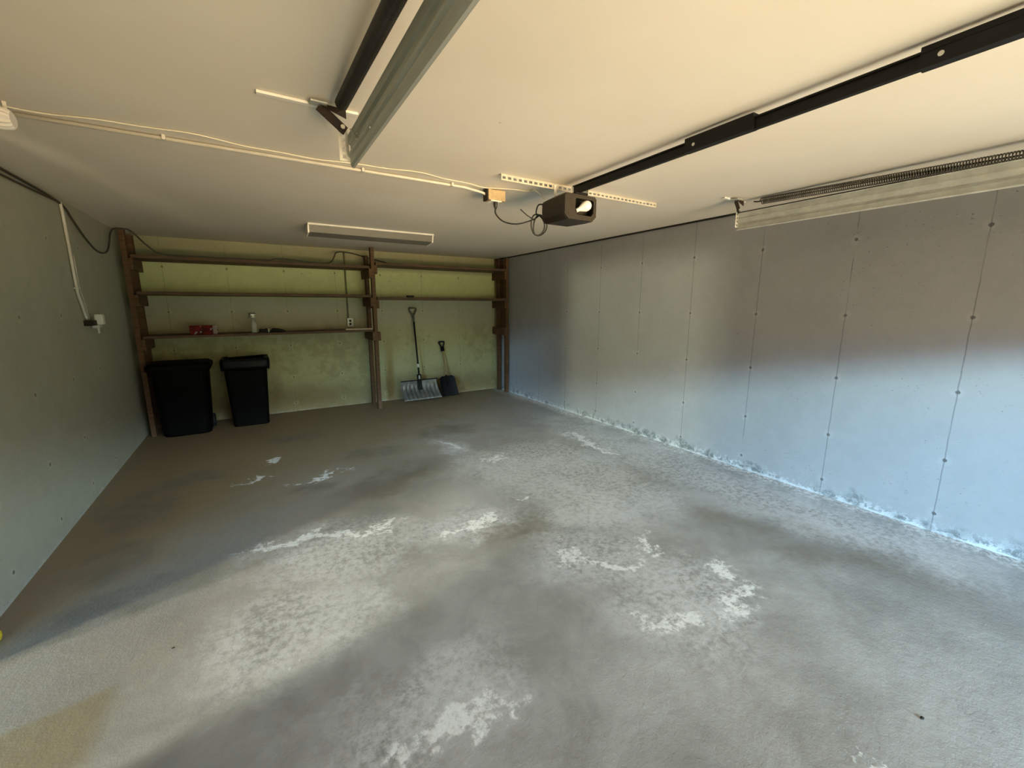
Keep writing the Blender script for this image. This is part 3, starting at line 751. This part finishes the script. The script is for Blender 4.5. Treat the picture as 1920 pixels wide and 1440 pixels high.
MB().tube(spline([(XL + .008, 4.90, 1.93), (XL + .008, 4.905, 1.68), (XL + .008, 4.97, 1.52), (XL + .008, 5.00, 1.40)], 6), .0045, 8).build('wire', M['angle'], wc, True)
MB().box(XL + .001, XL + .028, 4.78, 4.83, 1.655, 1.670, .003).build('clip', M['galv_light'], wc)
wo_ = thing('wall_outlet', 'wall outlet on the left wall with a white plug adapter', 'outlet', (XL, 5.03, 1.37))
MB().box(XL + .001, XL + .045, 4.87, 5.10, 1.355, 1.400, .004).build('box', M['brown_metal'], wo_)
MB().box(XL + .030, XL + .085, 5.04, 5.115, 1.360, 1.450, .010).build('adapter', M['white_plastic'], wo_)
MB().box(XL + .010, XL + .060, 5.03, 5.11, 1.330, 1.358, .004).build('adapter_foot', M['galv_light'], wo_)
for yy in (5.045, 5.075): MB().tube([(XL + .045, yy, 1.345), (XL + .045, yy + .005, 1.285)], .006, 8).build('lead', M['white_plastic'] if yy < 5.05 else M['galv'], wo_, True)

# back wall conduit and outlet
bo = thing('wall_conduit', 'grey green conduit dropping down the back wall behind the shelves', 'conduit', (1.24, YB, 1.7))
MB().tube([(1.235, YB - .014, 2.31), (1.235, YB - .014, 1.33)], .0115, 8).build('pipe', simple('painted_conduit', (.20, .19, .11), .5), bo, True)
bo2 = thing('wall_outlet', 'small white outlet on the back wall above the lowest shelf', 'outlet', (1.255, YB, 1.28))
MB().box(1.215, 1.295, YB - .034, YB - .001, 1.222, 1.342, .003).build('box', M['galv'], bo2)
MB().box(1.212, 1.298, YB - .040, YB - .034, 1.218, 1.346, .002).build('cover_plate', M['white_plastic'], bo2)
for zz in (1.258, 1.306): MB().lathe([(.017, 0), (.017, .003), (.012, .004)], (1.255, YB - .040, zz), 14, 'Y').build('socket', M['brown_metal'], bo2)

# two crumbs of dirt on the slab
for (x_, y_, q_, lb) in ((1.992, .312, .007, 'tiny dark pebble alone on the bare floor at the lower right'), (-.447, 2.193, .005, 'tiny dark crumb on the lit floor near the side doorway')):
    pb = MB(); bmesh.ops.create_icosphere(pb.bm, subdivisions=2, radius=q_)
    for v in pb.bm.verts: v.co = Vector((v.co.x * 1.3, v.co.y * .8, v.co.z * .45)) * (1 + .2 * math.sin(v.co.x * 900 + v.co.y * 500))
    po = pb.build('pebble', M['cavity'], None, True); po.location = (x_, y_, q_ * .40)
    tag(po, lb, 'pebble')

# ------------------------------------------------------------------ things at the left edge of the view
yl = thing('plastic_handle', 'small yellow plastic handle end lying on the floor by left wall', 'handle', (-1.12, 2.66, 0))
cap = MB(); cap.lathe([(.004, 0), (.022, .004), (.028, .014), (.028, .048), (.022, .058), (.004, .062)], (-1.185, 2.655, .030), 18, 'X')
cap.build('grip', M['yellow'], yl, True)
MB().box(-1.16, -1.135, 2.6265, 2.632, .024, .034, .002).build('slot', M['cavity'], yl)
